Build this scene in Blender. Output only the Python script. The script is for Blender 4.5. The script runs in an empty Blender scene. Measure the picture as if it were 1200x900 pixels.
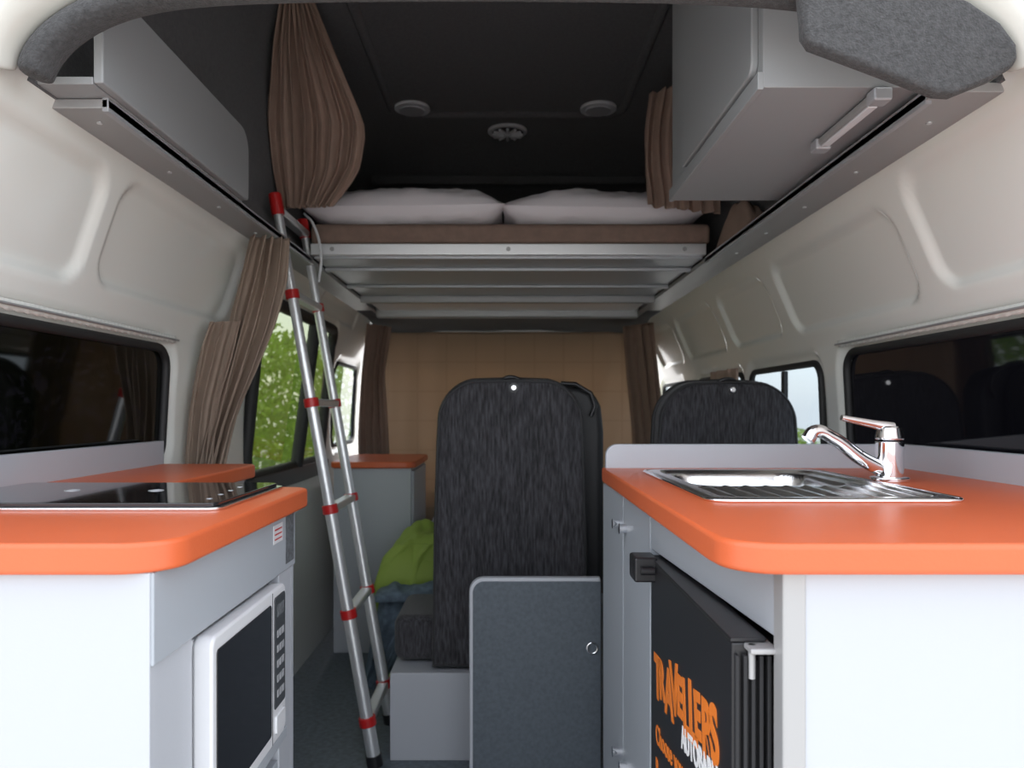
import bpy, math, random
from mathutils import Vector, Matrix, noise
random.seed(4)
S=bpy.context.scene
try:
    S.view_settings.view_transform='Standard'
    S.view_settings.look='None'
except Exception as e: print(e)

# ---------------- materials ----------------
def mat(name,col,rough=.5,metal=0,bump=0,bscale=80,var=0,vscale=6,spec=.5,stretch=None,coat=0,sheen=0,trans=0):
    m=bpy.data.materials.new(name); m.use_nodes=True
    nt=m.node_tree; b=nt.nodes['Principled BSDF']
    b.inputs['Base Color'].default_value=(*col,1); b.inputs['Roughness'].default_value=rough
    b.inputs['Metallic'].default_value=metal; b.inputs['Specular IOR Level'].default_value=spec
    if coat: b.inputs['Coat Weight'].default_value=coat; b.inputs['Coat Roughness'].default_value=.08
    if sheen: b.inputs['Sheen Weight'].default_value=sheen
    tc=nt.nodes.new('ShaderNodeTexCoord'); mp=nt.nodes.new('ShaderNodeMapping')
    nt.links.new(tc.outputs['Object'],mp.inputs['Vector'])
    if stretch: mp.inputs['Scale'].default_value=stretch
    if var:
        n=nt.nodes.new('ShaderNodeTexNoise'); n.inputs['Scale'].default_value=vscale; n.inputs['Detail'].default_value=5
        nt.links.new(mp.outputs[0],n.inputs['Vector'])
        r=nt.nodes.new('ShaderNodeValToRGB')
        r.color_ramp.elements[0].position=.3; r.color_ramp.elements[1].position=.7
        r.color_ramp.elements[0].color=(*[max(0,c*(1-var)) for c in col],1)
        r.color_ramp.elements[1].color=(*[min(1,c*(1+var)) for c in col],1)
        nt.links.new(n.outputs['Fac'],r.inputs[0]); nt.links.new(r.outputs[0],b.inputs['Base Color'])
    if bump:
        n2=nt.nodes.new('ShaderNodeTexNoise'); n2.inputs['Scale'].default_value=bscale; n2.inputs['Detail'].default_value=4
        nt.links.new(mp.outputs[0],n2.inputs['Vector'])
        bp=nt.nodes.new('ShaderNodeBump'); bp.inputs['Strength'].default_value=bump; bp.inputs['Distance'].default_value=.004
        nt.links.new(n2.outputs['Fac'],bp.inputs['Height']); nt.links.new(bp.outputs[0],b.inputs['Normal'])
    if trans:
        out=nt.nodes['Material Output']; t=nt.nodes.new('ShaderNodeBsdfTranslucent'); t.inputs[0].default_value=(*col,1)
        mx=nt.nodes.new('ShaderNodeMixShader'); mx.inputs[0].default_value=trans
        nt.links.new(b.outputs[0],mx.inputs[1]); nt.links.new(t.outputs[0],mx.inputs[2]); nt.links.new(mx.outputs[0],out.inputs[0])
    return m
def tint_glass(name,tint,ior=1.5,rough=.02,gcol=1):
    m=bpy.data.materials.new(name); m.use_nodes=True; nt=m.node_tree; nt.nodes.clear()
    o=nt.nodes.new('ShaderNodeOutputMaterial'); t=nt.nodes.new('ShaderNodeBsdfTransparent'); t.inputs[0].default_value=(*tint,1)
    g=nt.nodes.new('ShaderNodeBsdfGlossy'); g.inputs['Roughness'].default_value=rough; g.inputs['Color'].default_value=(gcol,gcol,gcol,1)
    f=nt.nodes.new('ShaderNodeFresnel'); f.inputs[0].default_value=ior
    mx=nt.nodes.new('ShaderNodeMixShader')
    nt.links.new(f.outputs[0],mx.inputs[0]); nt.links.new(t.outputs[0],mx.inputs[1]); nt.links.new(g.outputs[0],mx.inputs[2]); nt.links.new(mx.outputs[0],o.inputs[0])
    return m
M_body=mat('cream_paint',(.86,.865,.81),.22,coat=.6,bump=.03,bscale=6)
M_jamb=mat('cream_paint_jamb_shaded',(.53,.52,.47),.3,coat=.4,bump=.03,bscale=6)  # same cream paint, darkened in colour to offset strong skylight on the jamb
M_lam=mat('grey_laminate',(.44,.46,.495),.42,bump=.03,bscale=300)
M_lamd=mat('grey_laminate_shaded_face',(.375,.405,.44),.42,bump=.03,bscale=300)  # same laminate; shade of the aisle sides is put into the colour
M_lamu=mat('grey_laminate_shaded_upper',(.32,.33,.335),.42,bump=.03,bscale=300)  # same laminate again, overhead shade built into a darker grey
M_orange=mat('orange_laminate',(.60,.12,.04),.36,var=.04,bump=.06,bscale=250)
M_carpet=mat('dark_carpet',(.105,.105,.109),.95,bump=.6,bscale=400,var=.15,vscale=120,sheen=.1)
M_carpet2=mat('grey_carpet_trim',(.055,.055,.056),.95,bump=.8,bscale=350,var=.3,vscale=150,sheen=.1)
M_floor=mat('floor_vinyl',(.13,.155,.18),.55,var=.25,vscale=60,bump=.2,bscale=150)
M_alu=mat('aluminium',(.80,.81,.82),.38,.75,bump=.05,bscale=200)
M_alud=mat('aluminium_sheet',(.44,.45,.47),.4,.35)
M_ledge=mat('ledge_grey',(.38,.38,.38),.4,.3)
M_chrome=mat('chrome',(.9,.9,.92),.05,1)
M_steel=mat('brushed_steel',(.78,.79,.80),.2,1,bump=.05,bscale=300,stretch=(1,20,1))
M_red=mat('red_plastic',(.50,.015,.015),.35)
M_black=mat('black_plastic',(.012,.012,.014),.35)
M_blackm=mat('black_matte',(.015,.015,.017),.7)
M_glassblk=mat('black_ceramic_glass',(.008,.008,.01),.04,coat=.5)
M_white=mat('white_plastic',(.68,.69,.71),.35)
M_pillow=mat('white_cotton',(.90,.86,.89),.9,bump=.3,bscale=18)
M_matt=mat('brown_mattress',(.24,.165,.13),.9,bump=.3,bscale=300,var=.1,vscale=40)
M_curt=mat('brown_curtain',(.38,.265,.21),.85,bump=.25,bscale=500,var=.06,vscale=30,trans=.12)
M_curt2=mat('brown_curtain_drape',(.35,.265,.205),.85,bump=.25,bscale=500,var=.06,vscale=30,trans=.12)  # slightly less red copy of the curtain brown, for the window drapes
M_seat=mat('seat_fabric',(.040,.039,.044),.9,bump=.4,bscale=260,var=.75,vscale=210,stretch=(1,1,.13),sheen=.15)
M_seatb=mat('seat_black_trim',(.02,.02,.022),.55)
M_green=mat('green_fabric',(.26,.36,.06),.7,bump=.4,bscale=30)
M_bluegrey=mat('bluegrey_fabric',(.10,.14,.18),.8,bump=.3,bscale=60,var=.3,vscale=50)
M_table=mat('table_dark_laminate',(.085,.103,.122),.6,var=.14,vscale=120)
M_leaf=mat('leaf_green',(.26,.38,.05),.6,var=.6,vscale=5,trans=.35)
M_ground=mat('concrete_ground',(.42,.41,.39),.9,var=.15,vscale=3,bump=.3,bscale=40)
M_txto=mat('decal_orange',(.80,.2,.02),.5)
M_txtw=mat('decal_white',(.85,.85,.85),.5)
M_lbl=mat('label_grey',(.12,.13,.14),.5,var=.5,vscale=200,stretch=(1,1,1))
M_dark=tint_glass('privacy_glass',(.001,.001,.0015),1.5,.04,.95)
M_clear=tint_glass('window_glass',(.30,.35,.39),1.3)
M_tint=tint_glass('door_glass',(.24,.27,.20),1.35)
M_seal=mat('rubber_seal',(.02,.02,.02),.6)

M_tan=mat('tan_blind',(.45,.30,.19),.9,trans=.32)
nt=M_tan.node_tree
tc=nt.nodes['Texture Coordinate']; br=nt.nodes.new('ShaderNodeTexBrick'); br.offset=0
mp=nt.nodes.new('ShaderNodeMapping'); mp.inputs['Rotation'].default_value=(math.radians(90),0,0)
nt.links.new(tc.outputs['Object'],mp.inputs['Vector']); nt.links.new(mp.outputs[0],br.inputs['Vector'])
br.inputs['Color1'].default_value=(.43,.32,.228,1); br.inputs['Color2'].default_value=(.42,.313,.222,1); br.inputs['Mortar'].default_value=(.385,.283,.20,1)
br.inputs['Scale'].default_value=1; br.inputs['Brick Width'].default_value=.16; br.inputs['Row Height'].default_value=.16; br.inputs['Mortar Size'].default_value=.008; br.inputs['Mortar Smooth'].default_value=1
nt.links.new(br.outputs['Color'],nt.nodes['Principled BSDF'].inputs['Base Color'])
for n in nt.nodes:
    if n.type=='BSDF_TRANSLUCENT': nt.links.new(br.outputs['Color'],n.inputs[0])

# ---------------- helpers ----------------
def link(o,parent=None):
    S.collection.objects.link(o)
    if parent: o.parent=parent
    return o
def grp(name):
    e=bpy.data.objects.new(name,None); e.empty_display_size=.05; S.collection.objects.link(e); return e
def mesh(name,v,f,m,parent=None,smooth=False,bevel=0,seg=3,solid=0):
    me=bpy.data.meshes.new(name); me.from_pydata([tuple(p) for p in v],[],f); me.validate(); me.update()
    me.materials.append(m)
    if smooth:
        for p in me.polygons: p.use_smooth=True
    o=bpy.data.objects.new(name,me); link(o,parent)
    if solid:
        s=o.modifiers.new('s','SOLIDIFY'); s.thickness=solid; s.offset=0
    if bevel:
        b=o.modifiers.new('b','BEVEL'); b.width=bevel; b.segments=seg; b.limit_method='ANGLE'; b.angle_limit=math.radians(40)
        for p in me.polygons: p.use_smooth=True
        b.harden_normals=True
    return o
def box(name,x0,x1,y0,y1,z0,z1,m,parent=None,bevel=.002,seg=2):
    v=[(x,y,z) for z in (z0,z1) for x,y in ((x0,y0),(x1,y0),(x1,y1),(x0,y1))]
    f=[(3,2,1,0),(4,5,6,7),(0,1,5,4),(1,2,6,5),(2,3,7,6),(3,0,4,7)]
    return mesh(name,v,f,m,parent,bevel=bevel,seg=seg)
def area2(p): return sum(p[i][0]*p[(i+1)%len(p)][1]-p[(i+1)%len(p)][0]*p[i][1] for i in range(len(p)))
def prism(name,poly,a0,a1,m,axis='z',parent=None,bevel=.002,seg=2):
    if area2(poly)<0: poly=poly[::-1]
    if a0>a1: a0,a1=a1,a0
    n=len(poly)
    def P(p,a):
        return {'z':(p[0],p[1],a),'y':(p[0],a,p[1]),'x':(a,p[0],p[1])}[axis]
    v=[P(p,a0) for p in poly]+[P(p,a1) for p in poly]
    f=[tuple(range(n))[::-1],tuple(range(n,2*n))]+[(i,(i+1)%n,n+(i+1)%n,n+i) for i in range(n)]
    if axis=='y': f=[t[::-1] for t in f]
    return mesh(name,v,f,m,parent,bevel=bevel,seg=seg)
def rr(x0,x1,y0,y1,r,n=8):
    if not isinstance(r,(tuple,list)): r=(r,)*4
    pts=[]
    for (cx,cy,a0,rad) in ((x0,y0,180,r[0]),(x1,y0,270,r[1]),(x1,y1,0,r[2]),(x0,y1,90,r[3])):
        sx=1 if cx==x0 else -1; sy=1 if cy==y0 else -1
        if rad<=1e-5: pts.append((cx,cy)); continue
        for i in range(n+1):
            a=math.radians(a0+90*i/n); pts.append((cx+sx*rad+rad*math.cos(a),cy+sy*rad+rad*math.sin(a)))
    return pts
def cyl(name,a,b,r,m,parent=None,r2=None,n=24,bevel=0):
    a=Vector(a);b=Vector(b);d=(b-a).normalized()
    u=d.orthogonal().normalized();w=d.cross(u)
    r2=r if r2 is None else r2
    v=[a+(u*math.cos(t)+w*math.sin(t))*r for t in [2*math.pi*i/n for i in range(n)]]
    v+=[b+(u*math.cos(t)+w*math.sin(t))*r2 for t in [2*math.pi*i/n for i in range(n)]]
    f=[tuple(range(n))[::-1],tuple(range(n,2*n))]+[(i,(i+1)%n,n+(i+1)%n,n+i) for i in range(n)]
    o=mesh(name,v,f,m,parent,smooth=True,bevel=bevel)
    if not bevel:
        e=o.modifiers.new('e','EDGE_SPLIT'); e.split_angle=math.radians(50)
    return o
def tube(name,pts,r,m,parent=None,cyclic=False,res=4,smooth=True):
    c=bpy.data.curves.new(name,'CURVE'); c.dimensions='3D'; c.bevel_depth=r; c.bevel_resolution=res; c.use_fill_caps=True
    s=c.splines.new('POLY'); s.points.add(len(pts)-1)
    for p,q in zip(s.points,pts): p.co=(*q,1)
    s.use_cyclic_u=cyclic; c.materials.append(m)
    o=bpy.data.objects.new(name,c); return link(o,parent)
def bez(name,pts,r,m,parent=None,radii=None):
    c=bpy.data.curves.new(name,'CURVE'); c.dimensions='3D'; c.bevel_depth=r; c.bevel_resolution=6; c.use_fill_caps=True; c.resolution_u=16
    s=c.splines.new('BEZIER'); s.bezier_points.add(len(pts)-1)
    for i,(p,q) in enumerate(zip(s.bezier_points,pts)):
        p.co=q; p.handle_left_type=p.handle_right_type='AUTO'
        if radii: p.radius=radii[i]
    c.materials.append(m); return link(bpy.data.objects.new(name,c),parent)
def cut(o,cutter):
    b=o.modifiers.new('cut','BOOLEAN'); b.object=cutter; b.operation='DIFFERENCE'; b.solver='EXACT'
    while o.modifiers[0].name!='cut': o.modifiers.move(len(o.modifiers)-1,0)
    bpy.context.view_layer.update()
    mods=[m for m in o.modifiers if m.name!='cut']
    for m in mods: m.show_viewport=False
    dg=bpy.context.evaluated_depsgraph_get(); me=bpy.data.meshes.new_from_object(o.evaluated_get(dg))
    o.modifiers.remove(o.modifiers['cut']); o.data=me
    for m in mods: m.show_viewport=True
    bpy.data.objects.remove(cutter)
def lerp(a,b,t): return a+(b-a)*t
def pl(pts,t):
    k=t*(len(pts)-1); i=min(int(k),len(pts)-2); return Vector(pts[i]).lerp(Vector(pts[i+1]),k-i)
def sm(pts,t):
    e=.06; return (pl(pts,max(0,t-e))+pl(pts,t)*2+pl(pts,min(1,t+e)))/4
def curtain(name,L,R,m,folds=7,amp=.02,direction=(0,-1,0),parent=None,nu=140,nv=50,wob=.25,seed=0,thick=.002):
    d=Vector(direction); v=[];f=[]
    for j in range(nv+1):
        t=j/nv; a=sm(L,t); b=sm(R,t)
        for i in range(nu+1):
            s=i/nu
            p=a.lerp(b,s)
            ph=s*folds*2*math.pi+wob*6*noise.noise(Vector((s*2+seed,t*2.2,seed)))
            am=amp*(.65+.7*abs(noise.noise(Vector((s*4+9+seed,t*1.5,3)))))
            q=math.sin(ph)+.35*math.sin(2.3*ph+1.3+seed)
            side=(b-a).normalized() if (b-a).length>0 else Vector((1,0,0))
            v.append(p+d*(am*q)+side*am*.35*math.cos(ph*1.0)*(1 if 0<i<nu else 0))
    for j in range(nv):
        for i in range(nu):
            k=j*(nu+1)+i; f.append((k,k+1,k+nu+2,k+nu+1))
    return mesh(name,v,f,m,parent,smooth=True,solid=thick)

# ---------------- van shell ----------------
def sdf(y,z,r):
    y0,y1,z0,z1,rad=r[:5]; cx=(y0+y1)/2;cz=(z0+z1)/2
    qx=abs(y-cx)-(y1-y0)/2+rad; qz=abs(z-cz)-(z1-z0)/2+rad
    return math.hypot(max(qx,0),max(qz,0))+min(max(qx,qz),0)-rad
def ss(t): t=max(0,min(1,t)); return t*t*(3-2*t)
def prof(A,B):
    def X(z):
        if z<.95: return A
        if z<1.19: return lerp(A,A-.012,ss((z-.95)/.24))
        return (A-.012)-(A-.012-B)*min(1,((z-1.19)/.33))**1.15
    return X
XL=prof(.81,.69); XR=prof(.872,.72)
def wall(name,sgn,X,recess,raised,holes):
    y0,y1,z0,z1=.74,4.30,0.0,1.53; st=.009
    ny=int((y1-y0)/st);nz=int((z1-z0)/st); v=[];f=[]
    for j in range(nz+1):
        z=z0+(z1-z0)*j/nz
        for i in range(ny+1):
            y=y0+(y1-y0)*i/ny; x=X(z)
            for r in recess:
                d=sdf(y,z,r); x+=r[5]*ss((.009-d)/.018)
            for r in raised:
                d=sdf(y,z,r); x+=r[5]*ss((.014-d)/.028)
            v.append((sgn*x,y,z))
    for j in range(nz):
        zc=z0+(z1-z0)*(j+.5)/nz
        for i in range(ny):
            yc=y0+(y1-y0)*(i+.5)/ny
            if any(sdf(yc,zc,h)<-.004 for h in holes): continue
            k=j*(ny+1)+i; q=(k,k+1,k+ny+2,k+ny+1); f.append(q if sgn>0 else q[::-1])
    return mesh(name,v,f,M_body,None,smooth=True)
hl=[(1.12,1.835,.90,1.165,.05),(2.42,3.42,.80,1.37,.07),(3.60,4.12,.85,1.24,.05)]
hr=[(1.12,1.96,.90,1.165,.05),(2.12,2.72,.85,1.15,.05),(2.80,3.45,.85,1.15,.05),(3.72,4.22,.8,1.15,.05)]
pL=[(.86,1.40,1.255,1.45,.05,.013),(1.46,2.12,1.265,1.455,.05,.013),(2.3,2.9,1.41,1.48,.03,.008),(3.0,3.7,1.41,1.48,.03,.008)]
pR=[(.86,1.47,1.255,1.46,.05,.013),(1.55,2.22,1.245,1.43,.05,.013),(2.32,2.80,1.25,1.42,.045,.013),(2.9,3.5,1.25,1.42,.045,.012),(3.6,4.1,1.25,1.42,.045,.012)]
wall('wall_left',-1,XL,pL,[(h[0]-.03,h[1]+.03,h[2]-.03,h[3]+.03,h[4]+.03,.014) for h in hl],hl)
wall('wall_right',1,XR,pR,[(h[0]-.03,h[1]+.03,h[2]-.03,h[3]+.03,h[4]+.03,.014) for h in hr],hr)
wn=0
for sgn,X,hs in ((-1,XL,hl),(1,XR,hr)):
    for k,h in enumerate(hs):
        wn+=1; w=grp('window_%d'%wn)
        out=rr(h[0],h[1],h[2],h[3],h[4])
        v=[(sgn*(X(p[1])+.015),p[0],p[1]) for p in out]
        if sgn>0: v=v[::-1]
        door=(sgn<0 and k==1)
        mesh('pane',v,[tuple(range(len(v)))],M_dark if k==0 else (M_tint if door else M_clear),w)
        tube('seal',[(sgn*(X(p[1])+.010),p[0],p[1]) for p in out],.022 if door else .010,M_seal,w,True)
        if k==0:
            v=[];f=[];n=160
            for i in range(n+1):
                y=lerp(h[0]-.05,h[1]+.01,i/n); a=.0018*math.sin(i*1.15)
                for zz,o in ((h[3]+.014,0),(h[3]+.024,.6),(h[3]+.032,.1)): v.append((sgn*(X(zz)-.005-abs(a)*o*1.6),y,zz+(a*.5 if zz==h[3]+.014 else 0)))
            for i in range(n):
                for j in range(2):
                    q=i*3+j; f.append((q,q+3,q+4,q+1))
            mesh('curtain_tape',v,f,M_body,w,smooth=True,solid=.002)
            tube('curtain_cord',[(sgn*(X(h[3])-.010),h[0]-.05,h[3]+.024),(sgn*(X(h[3])-.010),h[1]+.02,h[3]+.022)],.0025,M_ledge,w)
        if door:
            cyl('door_pillar',(-(XL(.8)+.0),2.98,.80),(-(XL(1.37)-.0),3.02,1.37),.024,M_seal,w)
            box('sill_black',-.815,-.795,2.38,3.46,.74,.80,M_black,w)
        if sgn>0 and k==1:
            box('slider_frame',X(1)+.0,X(1)+.014,2.40,2.425,.86,1.14,M_seal,w)

box('floor',-.83,.89,.72,4.3,-.03,0,M_floor,bevel=0)
CX=.015
pr=[(-.715,1.50),(-.725,1.62),(-.725,1.85),(-.715,2.04),(-.68,2.15),(-.58,2.21),(-.40,2.228),(-.2,2.23),(0,2.23)]
pr=pr+[(-x,z) for x,z in pr[-2::-1]]
def roof_profile(y):
    k=0 if y<3.35 else (y-3.35)/.45
    return [(x*(1-.05*k)+CX, z if k<=0 else 1.5+(z-1.5)*(.92 if k<.6 else .55)) for x,z in pr]
ys=[1.12,1.5,2.0,2.5,3.0,3.35,3.60,3.78]
v=[];f=[];n=len(pr)
for y in ys:
    v+=[(x,y,z) for x,z in roof_profile(y)]
for j in range(len(ys)-1):
    for i in range(n-1):
        a=j*n+i; f.append((a,a+1,a+n+1,a+n))
f.append(tuple((len(ys)-1)*n+i for i in range(n)))
o=mesh('ceiling',v,f,M_carpet,None,smooth=True,solid=.012)
e=o.modifiers.new('e','EDGE_SPLIT'); e.split_angle=math.radians(55)
cf=grp('trim_1')
out=rr(-.45,.47,1.35,3.12,.08)
tube('ridge',[(p[0],p[1],2.220) for p in out],.018,M_carpet,cf,True)
box('front_shelf_lip',-.60,.63,3.45,3.50,2.035,2.075,M_carpet,cf,bevel=.01)
M_lens=mat('lens',(.45,.45,.47),.3)
for x in (-.37,.37):
    lt=grp('ceiling_light'); 
    cyl('rim',(x,3.05,2.222),(x,3.05,2.208),.072,M_white,lt,bevel=.004); cyl('lens',(x,3.05,2.213),(x,3.05,2.203),.05,M_lens,lt)
vt=grp('ceiling_vent'); cyl('rim',(.01,3.3,2.222),(.01,3.3,2.208),.085,M_white,vt,bevel=.005)
cyl('dark_core',(.01,3.3,2.210),(.01,3.3,2.205),.068,M_black,vt)
for i in range(12):
    a=i*math.pi/6; cyl('blade_%d'%i,(.01+.02*math.cos(a),3.3+.02*math.sin(a),2.201),(.01+.066*math.cos(a),3.3+.066*math.sin(a),2.201),.006,M_white,vt,n=8)
cyl('hub',(.01,3.3,2.208),(.01,3.3,2.196),.018,M_white,vt)

# ledges
tl=grp('trim_2'); box('ledge_plate',-.71,-.615,1.19,4.1,1.487,1.502,M_ledge,tl); box('edge_strip',-.625,-.615,1.19,2.44,1.482,1.505,M_alud,tl,bevel=.001)
trr=grp('trim_3'); box('ledge_plate',.635,.735,1.13,4.1,1.487,1.502,M_ledge,trr); box('edge_strip',.635,.645,1.16,2.44,1.482,1.505,M_alud,trr,bevel=.001)
for i in range(5):
    y=1.25+i*.26
    cyl('screw_%d'%i,(-.66,y,1.487),(-.66,y,1.485),.0045,M_alu,tl,n=10); cyl('screw_%d'%i,(.69,y,1.487),(.69,y,1.485),.0045,M_alu,trr,n=10)

# rear opening lining (arch)
def q(px,py,y=1.10): return ((px-592)*y/900, 1.02+(480-py)*y/900)
O=[(34,96),(35,84),(40,68),(60,40),(110,8),(175,-18),(310,-34),(600,-38),(900,-32),(1000,-18),(1062,4),(1125,38),(1160,78),(1160,100)]
I=[(70,106),(72,96),(80,80),(102,56),(142,33),(205,18),(318,12),(600,10),(850,14),(940,24),(1010,30),(1060,50),(1100,75),(1110,100)]
O=[q(*p) for p in O]; I=[q(*p) for p in I]
n=len(O); v=[(x,1.055,z) for x,z in O]+[(x,1.04,z) for x,z in I]+[(x,1.11,z) for x,z in I]+[(x,1.10,z) for x,z in O]
f=[]
for i in range(n-1):
    for a in range(3):
        f.append((a*n+i,a*n+i+1,(a+1)*n+i+1,(a+1)*n+i))
    f.append((3*n+i,3*n+i+1,i+1,i))
f+= [(0,n,2*n,3*n),(n-1,4*n-1,3*n-1,2*n-1)]
hd=grp('trim_4')
o=mesh('header_lining',v,f,M_carpet2,hd,smooth=True)
sb=o.modifiers.new('sub','SUBSURF'); sb.levels=2; sb.render_levels=2
pp=[q(*p) for p in [(905,-5),(918,20),(921,50),(922,66),(930,78),(1010,108),(1070,131),(1088,132),(1130,115),(1152,102),(1160,92),(1158,76),(1140,52),(1105,28),(1060,8),(1000,-12),(950,-20)]]
prism('corner_panel',pp,1.035,1.06,M_carpet2,'y',hd,bevel=.008,seg=4)
T=[(-.83,1.38),(-.85,1.48),(-.86,1.58),(-.82,1.75),(-.77,1.95),(-.67,2.13),(-.45,2.25),(0.01,2.27),(.5,2.25),(.70,2.13),(.80,1.95),(.87,1.75),(.92,1.58),(.92,1.45)]
v=[];f=[]
W=((0,1.075),(.06,1.035),(.16,1.03),(.20,1.045),(.24,1.02),(.45,1.0),(1,1.05))
for k,(w,y) in enumerate(W):
    v+=[(lerp(O[i][0],T[i][0],w),y,lerp(O[i][1],T[i][1],w)) for i in range(n)]
for k in range(len(W)-1):
    for i in range(n-1): f.append((k*n+i,k*n+i+1,(k+1)*n+i+1,(k+1)*n+i))
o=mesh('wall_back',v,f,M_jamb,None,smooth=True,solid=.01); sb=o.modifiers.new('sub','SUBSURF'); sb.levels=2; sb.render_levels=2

box('wall_front',-.80,.86,4.27,4.30,-.02,.60,M_carpet,bevel=0)
v=[];f=[]
for k,(y,z) in enumerate(((3.62,1.50),(3.9,1.50),(4.1,1.475),(4.25,1.44),(4.29,1.40))):
    v+=[(-.70,y,z-.01),(-.35,y,z),(0,y,z+.005),(.38,y,z),(.74,y,z-.01)]
for k in range(4):
    for i in range(4): a=k*5+i; f.append((a,a+1,a+6,a+5))
mesh('trim_5',v,f,M_carpet,None,smooth=True,solid=.01)

# ---------------- bed ----------------
bed=grp('bed')
box('base_panel',-.615,.635,2.47,3.60,1.505,1.52,M_alud,bed)
box('front_rail',-.62,.64,2.44,2.47,1.512,1.548,M_alu,bed,bevel=.003)
for i in range(3): cyl('rail_bolt_%d'%i,(-.55+i*.56,2.441,1.53),(-.55+i*.56,2.437,1.53),.007,M_ledge,bed,n=12)
for i,y in enumerate((2.62,2.98)):
    box('cross_bar_%d'%i,-.615,.635,y,y+.03,1.493,1.505,M_alud,bed,bevel=.003)
box('cross_bar_front',-.615,.635,3.26,3.30,1.475,1.505,M_ledge,bed,bevel=.003)
box('rear_bar',-.60,.62,3.56,3.60,1.445,1.505,M_ledge,bed,bevel=.012,seg=4)
box('lower_panel',-.58,.60,3.30,3.58,1.478,1.486,M_alu,bed,bevel=.003)
box('mattress',-.625,.66,2.46,3.6,1.55,1.618,M_matt,bed,bevel=.018,seg=4)
bez('tie_cord',[(-.635,2.43,1.64),(-.60,2.40,1.60),(-.575,2.40,1.50),(-.585,2.41,1.42)],.004,M_white,bed)
def pillow(name,cx,cy,cz,w,d,h,rot,seed,tilt=0,m=M_pillow):
    nu,nv=60,36; v=[];f=[]
    R=Matrix.Rotation(rot,3,'Z')@Matrix.Rotation(tilt,3,'X')
    for side in (1,-1):
        for j in range(nv+1):
            b=j/nv*2-1
            for i in range(nu+1):
                a=i/nu*2-1
                hx=max(0,1-abs(a)**3.2)**.62; hy=max(0,1-abs(b)**2.6)**.62
                sh=1-.06*(1-abs(b)**2)*(abs(a)**4); sh2=1-.07*(1-abs(a)**2)*(abs(b)**4)
                z=side*h/2*hx*hy*(1+.25*noise.noise(Vector((a*2+seed,b*2,side))))
                z+=.014*noise.noise(Vector((a*7+seed,b*7,side*2)))*hx*hy
                if side<0: z=max(z,-h*.36)
                p=R@Vector((a*w/2*sh,b*d/2*sh2,z)); v.append(p+Vector((cx,cy,cz)))
    N=(nu+1)*(nv+1)
    for s in (0,1):
        for j in range(nv):
            for i in range(nu):
                k=s*N+j*(nu+1)+i; t=(k,k+1,k+nu+2,k+nu+1); f.append(t if s==0 else t[::-1])
    return mesh(name,v,f,m,None,smooth=True)
pillow('pillow',-.330,2.72,1.688,.68,.44,.185,math.radians(-2),1)
pillow('pillow.001',.325,2.73,1.686,.70,.44,.175,math.radians(2),5)

# ---------------- ceiling cabinets ----------------
uc=grp('overhead_cabinet')
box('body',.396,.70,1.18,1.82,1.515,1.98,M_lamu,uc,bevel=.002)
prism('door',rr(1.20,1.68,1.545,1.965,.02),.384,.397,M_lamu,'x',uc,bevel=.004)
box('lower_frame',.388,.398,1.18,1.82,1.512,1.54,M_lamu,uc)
lb=grp('led_light_bar')
box('housing',.567,.588,1.19,1.40,1.497,1.513,M_ledge,lb,bevel=.005,seg=3)
box('diffuser',.570,.585,1.205,1.385,1.494,1.498,M_white,lb,bevel=.002)
box('end_cap_1',.563,.592,1.17,1.20,1.492,1.513,M_alud,lb,bevel=.004); box('end_cap_2',.563,.592,1.39,1.42,1.492,1.513,M_alud,lb,bevel=.004)
sl=grp('overhead_shelf')
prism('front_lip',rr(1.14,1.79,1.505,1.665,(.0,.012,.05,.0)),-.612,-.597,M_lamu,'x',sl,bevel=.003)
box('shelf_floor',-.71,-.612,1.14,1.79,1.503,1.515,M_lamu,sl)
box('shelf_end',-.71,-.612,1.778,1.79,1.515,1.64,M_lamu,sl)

# ---------------- right kitchen ----------------
def FX(y): return .268-(y-.735)*.0634
sc=grp('sink_cabinet')
def strip(name,ya,yb,z0,z1,off0,off1,m,bev=.002):
    return prism(name,[(FX(ya)+off0,ya),(FX(yb)+off0,yb),(FX(yb)+off1,yb),(FX(ya)+off1,ya)],z0,z1,m,'z',sc,bevel=bev)
box('end_panel_rear',.270,.858,.735,.752,0,.865,M_lam,sc,bevel=.001)
box('end_panel_front',FX(1.64)+.005,.858,1.63,1.648,0,.865,M_lam,sc)
strip('corner_trim',.733,.757,.0,.865,-.003,.02,M_ledge,.003)
strip('top_rail',.758,1.243,.795,.865,.0,.018,M_lamd)
strip('toe_kick',.76,1.64,.0,.05,.03,.045,M_lamd)
strip('door_1',1.250,1.449,.05,.862,.0,.018,M_lamd)
strip('door_2',1.453,1.648,.05,.862,.0,.018,M_lamd)
box('divider',.255,.84,1.243,1.258,0,.74,M_lamd,sc)
for i,(y,z) in enumerate(((1.42,.80),(1.482,.80),(1.42,.36),(1.482,.36))):
    cyl('knob_%d'%i,(FX(y),y,z),(FX(y)-.014,y,z),.008,M_chrome,sc,r2=.010,n=16)
ct=[(.208,1.655),(.860,1.655),(.860,.715)]+[(.208+.055+.055*math.cos(math.radians(a)),.715+.055+.055*math.sin(math.radians(a))) for a in range(270,179,-10)]
top=prism('countertop',ct,.865,.895,M_orange,'z',sc,bevel=.006,seg=4)
cut(top,box('cutter',.288,.612,1.045,1.53,.8,1.0,M_orange,bevel=0))
prism('splashback_end',rr(.215,.866,.888,.946,(0,0,0,.025)),1.642,1.658,M_lam,'y',sc,bevel=.003)
box('splashback_side',.846,.864,.715,1.645,.893,.946,M_lam,sc)

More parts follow.
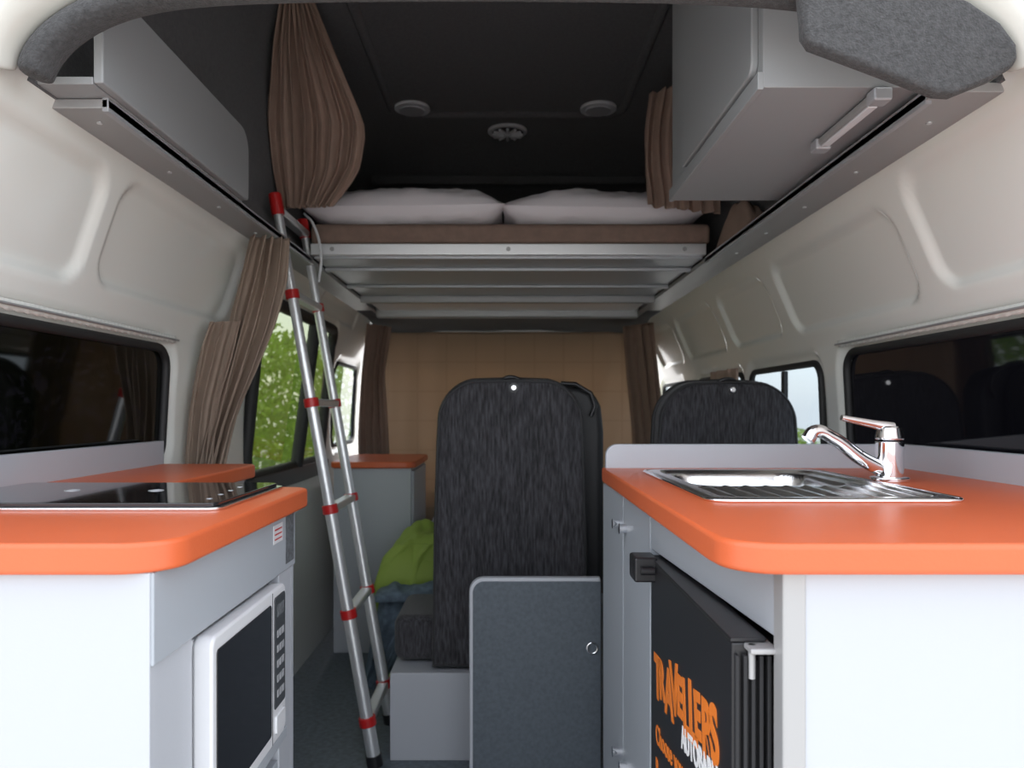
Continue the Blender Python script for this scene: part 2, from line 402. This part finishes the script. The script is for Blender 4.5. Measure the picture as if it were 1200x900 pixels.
sink=grp('kitchen_sink')
x0,x1,y0,y1=.275,.625,1.03,1.545; v=[];f=[];nx,ny=110,160
for j in range(ny+1):
    y=lerp(y0,y1,j/ny)
    for i in range(nx+1):
        x=lerp(x0,x1,i/nx); z=.9005
        d=sdf(x,y,(x0,x1,y0,y1,.03)); z-=.004*ss((d+.010)/.010)
        d=sdf(x,y,(x0+.022,x1-.022,y0+.022,y1-.022,.03)); z-=.005*ss((-d)/.010)
        d=sdf(x,y,(.315,.575,1.255,1.505,.05)); z-=.12*ss((-d)/.025) 
        if y<1.245:
            w=ss((1.240-y)/.01)*ss((y-1.065)/.01)*ss((x-.302)/.01)*ss((.598-x)/.01)
            z+=w*.007*(.5+.5*math.cos((x-.45)/.0325*2*math.pi))-.003*w
        v.append((x,y,z))
for j in range(ny):
    for i in range(nx):
        xc=lerp(x0,x1,(i+.5)/nx); yc=lerp(y0,y1,(j+.5)/ny)
        if sdf(xc,yc,(x0,x1,y0,y1,.03))>.001: continue
        k=j*(nx+1)+i; f.append((k,k+1,k+nx+2,k+nx+1))
mesh('basin',v,f,M_steel,sink,smooth=True)
tube('rim',[(p[0],p[1],.8975) for p in rr(x0,x1,y0,y1,.03)],.0028,M_chrome,sink,True)
cyl('drain',(.445,1.38,.7755),(.445,1.38,.779),.03,M_chrome,sink,bevel=.001)
tap=grp('kitchen_tap')
bx,by=.668,1.335
cyl('base_flange',(bx,by,.895),(bx,by,.903),.032,M_chrome,tap,bevel=.002)
cyl('body',(bx,by,.90),(bx,by,.965),.0225,M_chrome,tap,r2=.0235,bevel=.002)
cyl('cap',(bx,by,.967),(bx,by,.992),.024,M_chrome,tap,r2=.019,bevel=.005)
bez('spout',[(bx-.012,by,.916),(bx-.05,by-.004,.935),(bx-.105,by-.012,.972),(bx-.138,by-.017,.982),(bx-.149,by-.018,.968)],.012,M_chrome,tap,radii=[1.15,1.05,.95,.95,1.0])
bez('lever',[(bx+.005,by,.988),(bx-.03,by-.002,.995),(bx-.087,by-.008,1.006)],.0065,M_chrome,tap,radii=[1.6,1.1,.75])

# ---------------- fridge ----------------
fr=grp('fridge')
box('body',.262,.80,.775,1.235,.06,.765,M_blackm,fr,bevel=.004)
box('door',.2275,.250,.772,1.20,.06,.787,M_black,fr,bevel=.004,seg=3)
box('door_trim_top',.226,.262,.77,1.21,.787,.791,M_black,fr,bevel=.001)
for i in range(5): box('door_rib_%d'%i,.2295+i*.008,.2335+i*.008,.764,.772,.06,.775,M_blackm,fr,bevel=.001)
box('gasket',.250,.262,.785,1.225,.07,.765,M_blackm,fr)
box('latch_housing',.196,.232,1.165,1.215,.757,.795,M_black,fr,bevel=.004); cyl('latch_pin',(.205,1.16,.776),(.225,1.16,.776),.006,M_black,fr)
box('hinge_plate',.240,.268,.750,.80,.780,.786,M_ledge,fr); cyl('hinge_pin',(.246,.766,.752),(.246,.766,.786),.0035,M_ledge,fr)
def text(name,s,size,y,z,x,rot,m,off=0,parent=None,sx=1,shear=0):
    c=bpy.data.curves.new(name,'FONT'); c.body=s; c.size=size; c.extrude=.0004; c.offset=off; c.materials.append(m); c.space_character=1.0; c.shear=shear
    o=bpy.data.objects.new(name,c); link(o,parent)
    B=Matrix(((0,0,-1,x),(-1,0,0,y),(0,1,0,z),(0,0,0,1)))
    o.matrix_world=B@Matrix.Rotation(math.radians(rot),4,'Z')@Matrix.Diagonal((sx,1,1,1)); return o
wy=1.165; word='TRAVELLERS'; wid=[.036,.040,.040,.036,.034,.030,.030,.034,.039,.034]
s=0
for i,ch in enumerate(word):
    text('letter_%d'%i,ch,[.086,.074,.088,.092,.070,.094,.100,.072,.088,.084][i],wy-s,.590+s*.13+[0,.004,-.006,.004,.012,-.004,-.002,.010,0,.004][i],.2270,[4,10,6,12,5,9,6,10,6,12][i],M_txto,.0032,fr,.86)
    s+=wid[i]
text('lettering_mid','AUTOBARN',.040,.988,.586,.2268,8,M_txtw,.0012,fr,.80)
text('lettering_small','Choose your',.040,1.155,.520,.2268,8,M_txto,.0004,fr,.9)
text('lettering_small_2','Road trip',.040,1.155,.470,.2268,8,M_txto,.0004,fr,.9)

# ---------------- left kitchen ----------------
ck=grp('cooktop_cabinet')
ex=[(-.806,.715),(-.806,1.775)]
ex+=[(-.57-.03+.03*math.cos(math.radians(a)),1.775-.03+.03*math.sin(math.radians(a))) for a in range(90,-1,-15)]
ex+=[(-.57,1.245)]
ex+=[(-.314-.03+.03*math.cos(math.radians(a)),1.245-.03+.03*math.sin(math.radians(a))) for a in range(90,-1,-15)]
ex+=[(-.314-.055+.055*math.cos(math.radians(a)),.715+.055+.055*math.sin(math.radians(a))) for a in range(0,-91,-10)]
prism('countertop',ex,.865,.895,M_orange,'z',ck,bevel=.005,seg=4)
box('splashback',-.806,-.788,.715,1.775,.893,.948,M_lam,ck)
box('end_panel_rear',-.80,-.337,.728,.745,0,.865,M_lam,ck,bevel=.001)
box('end_panel_front',-.80,-.337,1.205,1.222,0,.865,M_lam,ck,bevel=.001)
box('extension_body',-.80,-.595,1.222,1.755,0,.865,M_lam,ck)
box('top_rail',-.352,-.334,.73,1.222,.775,.865,M_lamd,ck)
box('post_rear',-.355,-.340,.745,.835,0,.775,M_lam,ck)
box('post_front',-.355,-.337,1.145,1.206,0,.775,M_lam,ck)
box('shelf',-.79,-.325,.835,1.145,.533,.55,M_lamd,ck)
box('lower_drawer_front',-.355,-.337,.84,1.14,.03,.50,M_lamd,ck)
box('back_panel',-.79,-.78,.75,1.2,.0,.86,M_lamd,ck)
box('label_dark',-.3338,-.3332,1.168,1.212,.785,.858,M_lbl,ck,bevel=0)
box('label_white',-.3338,-.3330,1.105,1.150,.825,.852,M_white,ck,bevel=0)
for i in range(3): box('label_line_%d'%i,-.3331,-.3326,1.11,1.145,.830+i*.007,.832+i*.007,M_red,ck,bevel=0)
hob=grp('cooktop')
prism('steel_frame',rr(-.765,-.352,.945,1.232,.02),.8952,.899,M_steel,'z',hob,bevel=.001)
prism('glass',rr(-.757,-.360,.953,1.224,.016),.899,.904,M_glassblk,'z',hob,bevel=.0015)
for i in range(4): cyl('touch_dot_%d'%i,(-.385-.004*i,1.0+.05*i,.904),(-.385-.004*i,1.0+.05*i,.9045),.004,M_alud,hob,n=16)
for i in range(2):
    tube('zone_mark_%d'%i,[(-.62+.12*i+.010*math.cos(a*math.pi/8),1.10+.010*math.sin(a*math.pi/8),.9042) for a in range(16)],.0006,M_alud,hob,True,res=1)
mw=grp('microwave')
box('body',-.70,-.345,.845,1.125,.551,.765,M_white,mw,bevel=.004)
prism('front_frame',rr(.845,1.128,.552,.768,.014),-.345,-.322,M_white,'x',mw,bevel=.004,seg=3)
prism('door_window',rr(.856,1.056,.570,.752,.006),-.3225,-.3205,M_glassblk,'x',mw,bevel=.001)
prism('control_panel',rr(1.070,1.120,.60,.757,.005),-.3225,-.3205,mat('control_dark',(.05,.055,.06),.3),'x',mw,bevel=.001)
box('display',-.3206,-.3200,1.080,1.112,.728,.745,M_lbl,mw,bevel=0)
for r in range(5):
    for c in range(3): box('button_%d_%d'%(r,c),-.3206,-.3198,1.080+c*.012,1.088+c*.012,.615+r*.021,.625+r*.021,M_alud,mw,bevel=0)
box('door_gap',-.3222,-.3218,1.0625,1.0645,.555,.765,M_blackm,mw,bevel=0)
prism('open_button',rr(1.074,1.116,.565,.590,.004),-.3225,-.319,M_white,'x',mw,bevel=.001)

# ---------------- ladder ----------------
ld=grp('telescopic_ladder')
def rail(y,t,off=0): return Vector((-.372+off-.283*t,y,1.607*t))
zr=[.128,.435,.735,1.04,1.35,1.59]
for k,y in enumerate((2.2,2.5)):
    prev=0
    for i,z in enumerate(zr):
        t=z/1.607; r=.0195-.0012*i
        cyl('tube_%d_%d'%(k,i),rail(y,prev),rail(y,t),r+.0,M_alu,ld,n=20)
        cyl('collar_%d_%d'%(k,i),rail(y,t-.008),rail(y,t+.008),r+.005,M_red,ld,n=20,bevel=.002)
        prev=t
    cyl('foot_%d'%k,rail(y,.0),rail(y,.02),.023,M_black,ld)
    cyl('cap_%d'%k,rail(y,prev),rail(y,1.02),.018,M_red,ld,bevel=.004)
for i,z in enumerate(zr):
    t=z/1.607; a=rail(2.2,t)
    box('rung_%d'%i,a.x-.017,a.x+.017,2.2,2.5,a.z-.011,a.z+.011,M_alu,ld,bevel=.006,seg=3)

# ---------------- seats ----------------
def seat(name,x0,x1,y,ztop,zbot,base=True):
    g=grp(name)
    R=.10
    pts=[(x0-.012,zbot),(x1+.012,zbot),(x1+.006,lerp(zbot,ztop,.45)),(x1-.002,ztop-.19)]
    for a in range(0,91,10): pts.append((x1-.006-R+R*math.cos(math.radians(a)),ztop-R-.004+R*math.sin(math.radians(a))-.018*math.cos(math.radians(a))))
    pts.append(((x0+x1)/2,ztop))
    for a in range(90,181,10): pts.append((x0+.006+R+R*math.cos(math.radians(a)),ztop-R-.004+R*math.sin(math.radians(a))+.018*math.cos(math.radians(a))))
    pts+=[(x0+.002,ztop-.19),(x0-.006,lerp(zbot,ztop,.45))]
    prism('backrest',pts,y,y+.09,M_seat,'y',g,bevel=.02,seg=4)
    tube('piping',[(lerp((x0+x1)/2,p[0],.975),y+.004,lerp((zbot+ztop)/2,p[1],.985)) for p in pts],.004,M_seatb,g,True)
    tube('piping_front',[(p[0],y+.088,p[1]) for p in pts],.007,M_seatb,g,True)
    cx=(x0+x1)/2
    cyl('release_knob',(cx+.01,y+.004,ztop-.028),(cx+.01,y-.012,ztop-.028),.008,M_chrome,g,n=16,bevel=.002)
    cyl('knob_bezel',(cx+.01,y+.004,ztop-.028),(cx+.01,y-.003,ztop-.028),.014,M_black,g,n=20)
    bez('grab_strap',[(cx-.03,y+.02,ztop-.006),(cx,y+.015,ztop+.004),(cx+.035,y+.02,ztop-.006)],.006,M_black,g)
    if base:
        box('cushion',x0-.13,x1+.02,y+.05,y+.36,.265,.40,M_seat,g,bevel=.03,seg=4)
        box('pedestal',x0-.13,x1+.01,y-.02,y+.36,0,.255,M_lam,g,bevel=.003)
    else:
        box('cushion',x0,x1,y+.08,y+.5,.30,.42,M_seat,g,bevel=.03,seg=4)
        box('pedestal',x0+.01,x1-.01,y+.02,y+.5,0,.30,M_lam,g,bevel=.003)
    return g
g=seat('passenger_seat',-.205,.235,2.25,1.112,.262)
prism('side_shell',[(.10,.50),(.305,.48),(.306,.95),(.298,1.03),(.272,1.078),(.23,1.092),(.10,1.10)],2.37,2.47,M_seatb,'y',g,bevel=.025,seg=4)
tube('belt_edge',[(.17,2.35,1.10),(.215,2.35,1.098),(.262,2.35,1.07),(.275,2.35,1.03),(.262,2.35,1.0)],.007,M_black,g)
seat('passenger_seat.001',.440,.852,2.22,1.105,.28,False)

tb=grp('folded_table')
prism('edge_board',rr(-.089,.236,.0,.604,(0,0,0,.035)),1.90,1.922,M_lam,'y',tb,bevel=.004)
prism('top_laminate',rr(-.080,.236,.01,.595,(0,0,0,.028)),1.897,1.90,M_table,'y',tb,bevel=.0005)
tube('ring_pull',[(.214+.013*math.cos(a*math.pi/12),1.892,.432+.013*math.sin(a*math.pi/12)) for a in range(24)],.0025,M_chrome,tb,True)

# ---------------- left front bits ----------------
sd=grp('side_cabinet')
box('body',-.72,-.395,3.22,3.75,0,.775,M_lam,sd); 
prism('top',rr(-.735,-.375,3.20,3.77,.05),.775,.802,M_orange,'z',sd,bevel=.006,seg=4)
box('door',-.395,-.385,3.24,3.72,.05,.76,M_lam,sd)
bn=grp('bench_seat')
box('base',-.370,.20,2.85,3.75,0,.28,M_lam,bn); box('cushion',-.372,.21,2.84,3.76,.28,.37,M_seat,bn,bevel=.02,seg=4)
def cloth(xr,yr,base,h,seed,nx=50,ny=50,ex=4):
    v=[];f=[]
    for j in range(ny+1):
        b=j/ny
        for i in range(nx+1):
            a=i/nx; x=lerp(*xr,a); y=lerp(*yr,b)
            e=(max(0,1-abs(2*a-1)**ex)**.5)*(max(0,1-abs(2*b-1)**ex)**.5)
            z=base+h*e*(.8+.45*noise.noise(Vector((x*7+seed,y*5,seed))))+.03*e*abs(noise.noise(Vector((x*22+seed,y*8,1))))
            v.append((x,y,z))
    for j in range(ny):
        for i in range(nx): k=j*(nx+1)+i; f.append((k,k+1,k+nx+2,k+nx+1))
    return (v,f)
sbg=grp('sleeping_bag')
v,f=cloth((-.47,.02),(2.72,3.19),.375,.20,2); mesh('green_shell',v,f,M_green,sbg,smooth=True,solid=.004)
curtain('green_drape',[(-.40,2.80,.53),(-.44,2.76,.49),(-.47,2.74,.38),(-.48,2.73,.30)],[(-.10,2.78,.54),(-.12,2.74,.49),(-.16,2.72,.40),(-.18,2.71,.33)],M_green,3,.016,parent=sbg,nu=50,nv=30,seed=7)
curtain('lining_drape',[(-.44,2.70,.36),(-.455,2.69,.28),(-.48,2.68,.16),(-.50,2.67,.04)],[(-.20,2.68,.40),(-.22,2.67,.34),(-.34,2.66,.18),(-.43,2.66,.04)],M_bluegrey,2,.014,parent=sbg,nu=40,nv=30,seed=3)
v,f=cloth((-.46,-.12),(2.63,2.80),.36,.05,7,30,30); mesh('lining_roll',v,f,M_bluegrey,sbg,smooth=True,solid=.004)
tube('green_piping',[(-.20,2.66,.385),(-.23,2.655,.335),(-.34,2.65,.18),(-.435,2.645,.04)],.010,M_green,sbg)
pillow('pillow.002',-.18,3.50,.47,.34,.30,.24,0,9)

# ---------------- curtains ----------------
curtain('bed_curtain',[(-.625,2.16,2.185),(-.665,2.2,2.06),(-.70,2.26,1.88),(-.70,2.32,1.74),(-.685,2.35,1.63)],
        [(-.555,2.17,2.20),(-.50,2.22,2.06),(-.42,2.30,1.87),(-.445,2.34,1.75),(-.54,2.36,1.64)],M_curt,8,.020,seed=1)
curtain('bed_curtain.001',[(.455,2.42,2.02),(.44,2.42,1.9),(.44,2.42,1.78),(.45,2.42,1.66)],[(.66,2.42,2.1),(.66,2.42,1.95),(.67,2.42,1.8),(.68,2.42,1.63)],M_curt,6,.02,seed=5)
v,f=cloth((.665,.73),(2.1,2.44),1.503,.13,4,30,40); mesh('curtain_bundle',v,f,M_curt,None,smooth=True)
wc=grp('window_curtain')
curtain('long_drape',[(-.668,2.02,1.485),(-.69,2.00,1.36),(-.715,1.97,1.22),(-.735,1.95,1.10),(-.765,1.94,.95),(-.79,1.93,.80)],
        [(-.575,2.04,1.485),(-.578,2.02,1.36),(-.60,1.99,1.24),(-.64,1.97,1.12),(-.69,1.96,1.0),(-.73,1.94,.80)],M_curt2,4,.024,direction=(.5,-.86,0),seed=2,parent=wc)
curtain('short_drape',[(-.745,1.94,1.245),(-.765,1.925,1.17),(-.785,1.91,1.02),(-.80,1.90,.80)],
        [(-.675,1.955,1.25),(-.69,1.94,1.17),(-.725,1.93,1.02),(-.745,1.92,.80)],M_curt2,3,.016,direction=(.5,-.86,0),seed=12,parent=wc)
curtain('window_curtain.001',[(-.70,3.90,1.47),(-.73,3.90,1.2),(-.75,3.9,.9),(-.74,3.9,.5)],[(-.60,4.05,1.47),(-.64,4.05,1.2),(-.62,4.05,.9),(-.60,4.05,.5)],M_curt,4,.02,seed=8)
curtain('window_curtain.002',[(.62,4.05,1.47),(.64,4.05,1.2),(.67,4.05,.9),(.68,4.05,.5)],[(.74,3.85,1.47),(.77,3.85,1.2),(.80,3.85,.9),(.80,3.85,.5)],M_curt,4,.02,seed=9)
curtain('cab_divider_curtain',[(-.72,4.2,1.46),(-.72,4.2,.4)],[(.78,4.2,1.46),(.78,4.2,.4)],M_tan,4,.010,seed=4,wob=.3)
curtain('window_curtain.003',[(.80,2.98,1.17),(.82,2.98,.8)],[(.80,2.66,1.17),(.82,2.70,.8)],M_curt,3,.012,direction=(-1,0,0),seed=6,nu=60,nv=20)

# ---------------- outside ----------------
mesh('ground',[(-30,-30,-.5),(30,-30,-.5),(30,30,-.5),(-30,30,-.5)],[(0,1,2,3)],M_ground)
def hedge(name,N,ylo,yhi,ztop,xf):
    v=[];f=[]
    for i in range(N):
        y=random.uniform(ylo,yhi); z=random.uniform(-.5,ztop); x=xf(y,z)
        s=random.uniform(.03,.07); c=Vector((x,y,z))
        a=Vector((random.gauss(0,1),random.gauss(0,1),random.gauss(0,1))).normalized(); b=a.orthogonal().normalized()
        k=len(v); v+=[c-a*s,c+b*s*.45,c+a*s,c-b*s*.45]; f.append((k,k+1,k+2,k+3))
    mesh(name,v,f,M_leaf)
hedge('hedge',16000,3.5,14,2.0,lambda y,z:-2.5-random.random()**.6*.8+.25*noise.noise(Vector((y*1.3,z*1.3,0))))
hedge('hedge.001',4000,9,16,.8,lambda y,z:3.4+random.random()*.6)

# ---------------- light ----------------
w=bpy.data.worlds.new('sky'); S.world=w; w.use_nodes=True; nt=w.node_tree
bg=nt.nodes['Background']; sk=nt.nodes.new('ShaderNodeTexSky'); sk.sky_type='NISHITA'; sk.sun_disc=False
sk.sun_elevation=math.radians(50); sk.sun_rotation=math.radians(-30); sk.dust_density=2.5; sk.air_density=1.0
mixn=nt.nodes.new('ShaderNodeMixRGB'); mixn.inputs[0].default_value=.65; mixn.inputs[2].default_value=(6.55,6.6,6.75,1)
nt.links.new(sk.outputs[0],mixn.inputs[1]); nt.links.new(mixn.outputs[0],bg.inputs['Color'])
bg.inputs['Strength'].default_value=.50
sun=bpy.data.lights.new('sun','SUN'); sun.energy=4.8; sun.angle=math.radians(2); sun.color=(1,.96,.9)
so=bpy.data.objects.new('sun',sun); S.collection.objects.link(so)
so.rotation_euler=Vector((-.35,-.55,-1.0)).to_track_quat('-Z','Y').to_euler()

# ---------------- camera ----------------
cam=bpy.data.cameras.new('camera'); co=bpy.data.objects.new('camera',cam); S.collection.objects.link(co)
co.location=(0,0,1.02); co.rotation_euler=(math.radians(90),0,0)
cam.sensor_width=36; cam.lens=27; cam.shift_x=8/1200; cam.shift_y=30/1200; cam.clip_start=.02
cam.dof.use_dof=True; cam.dof.focus_distance=1.1; cam.dof.aperture_fstop=7
S.camera=co
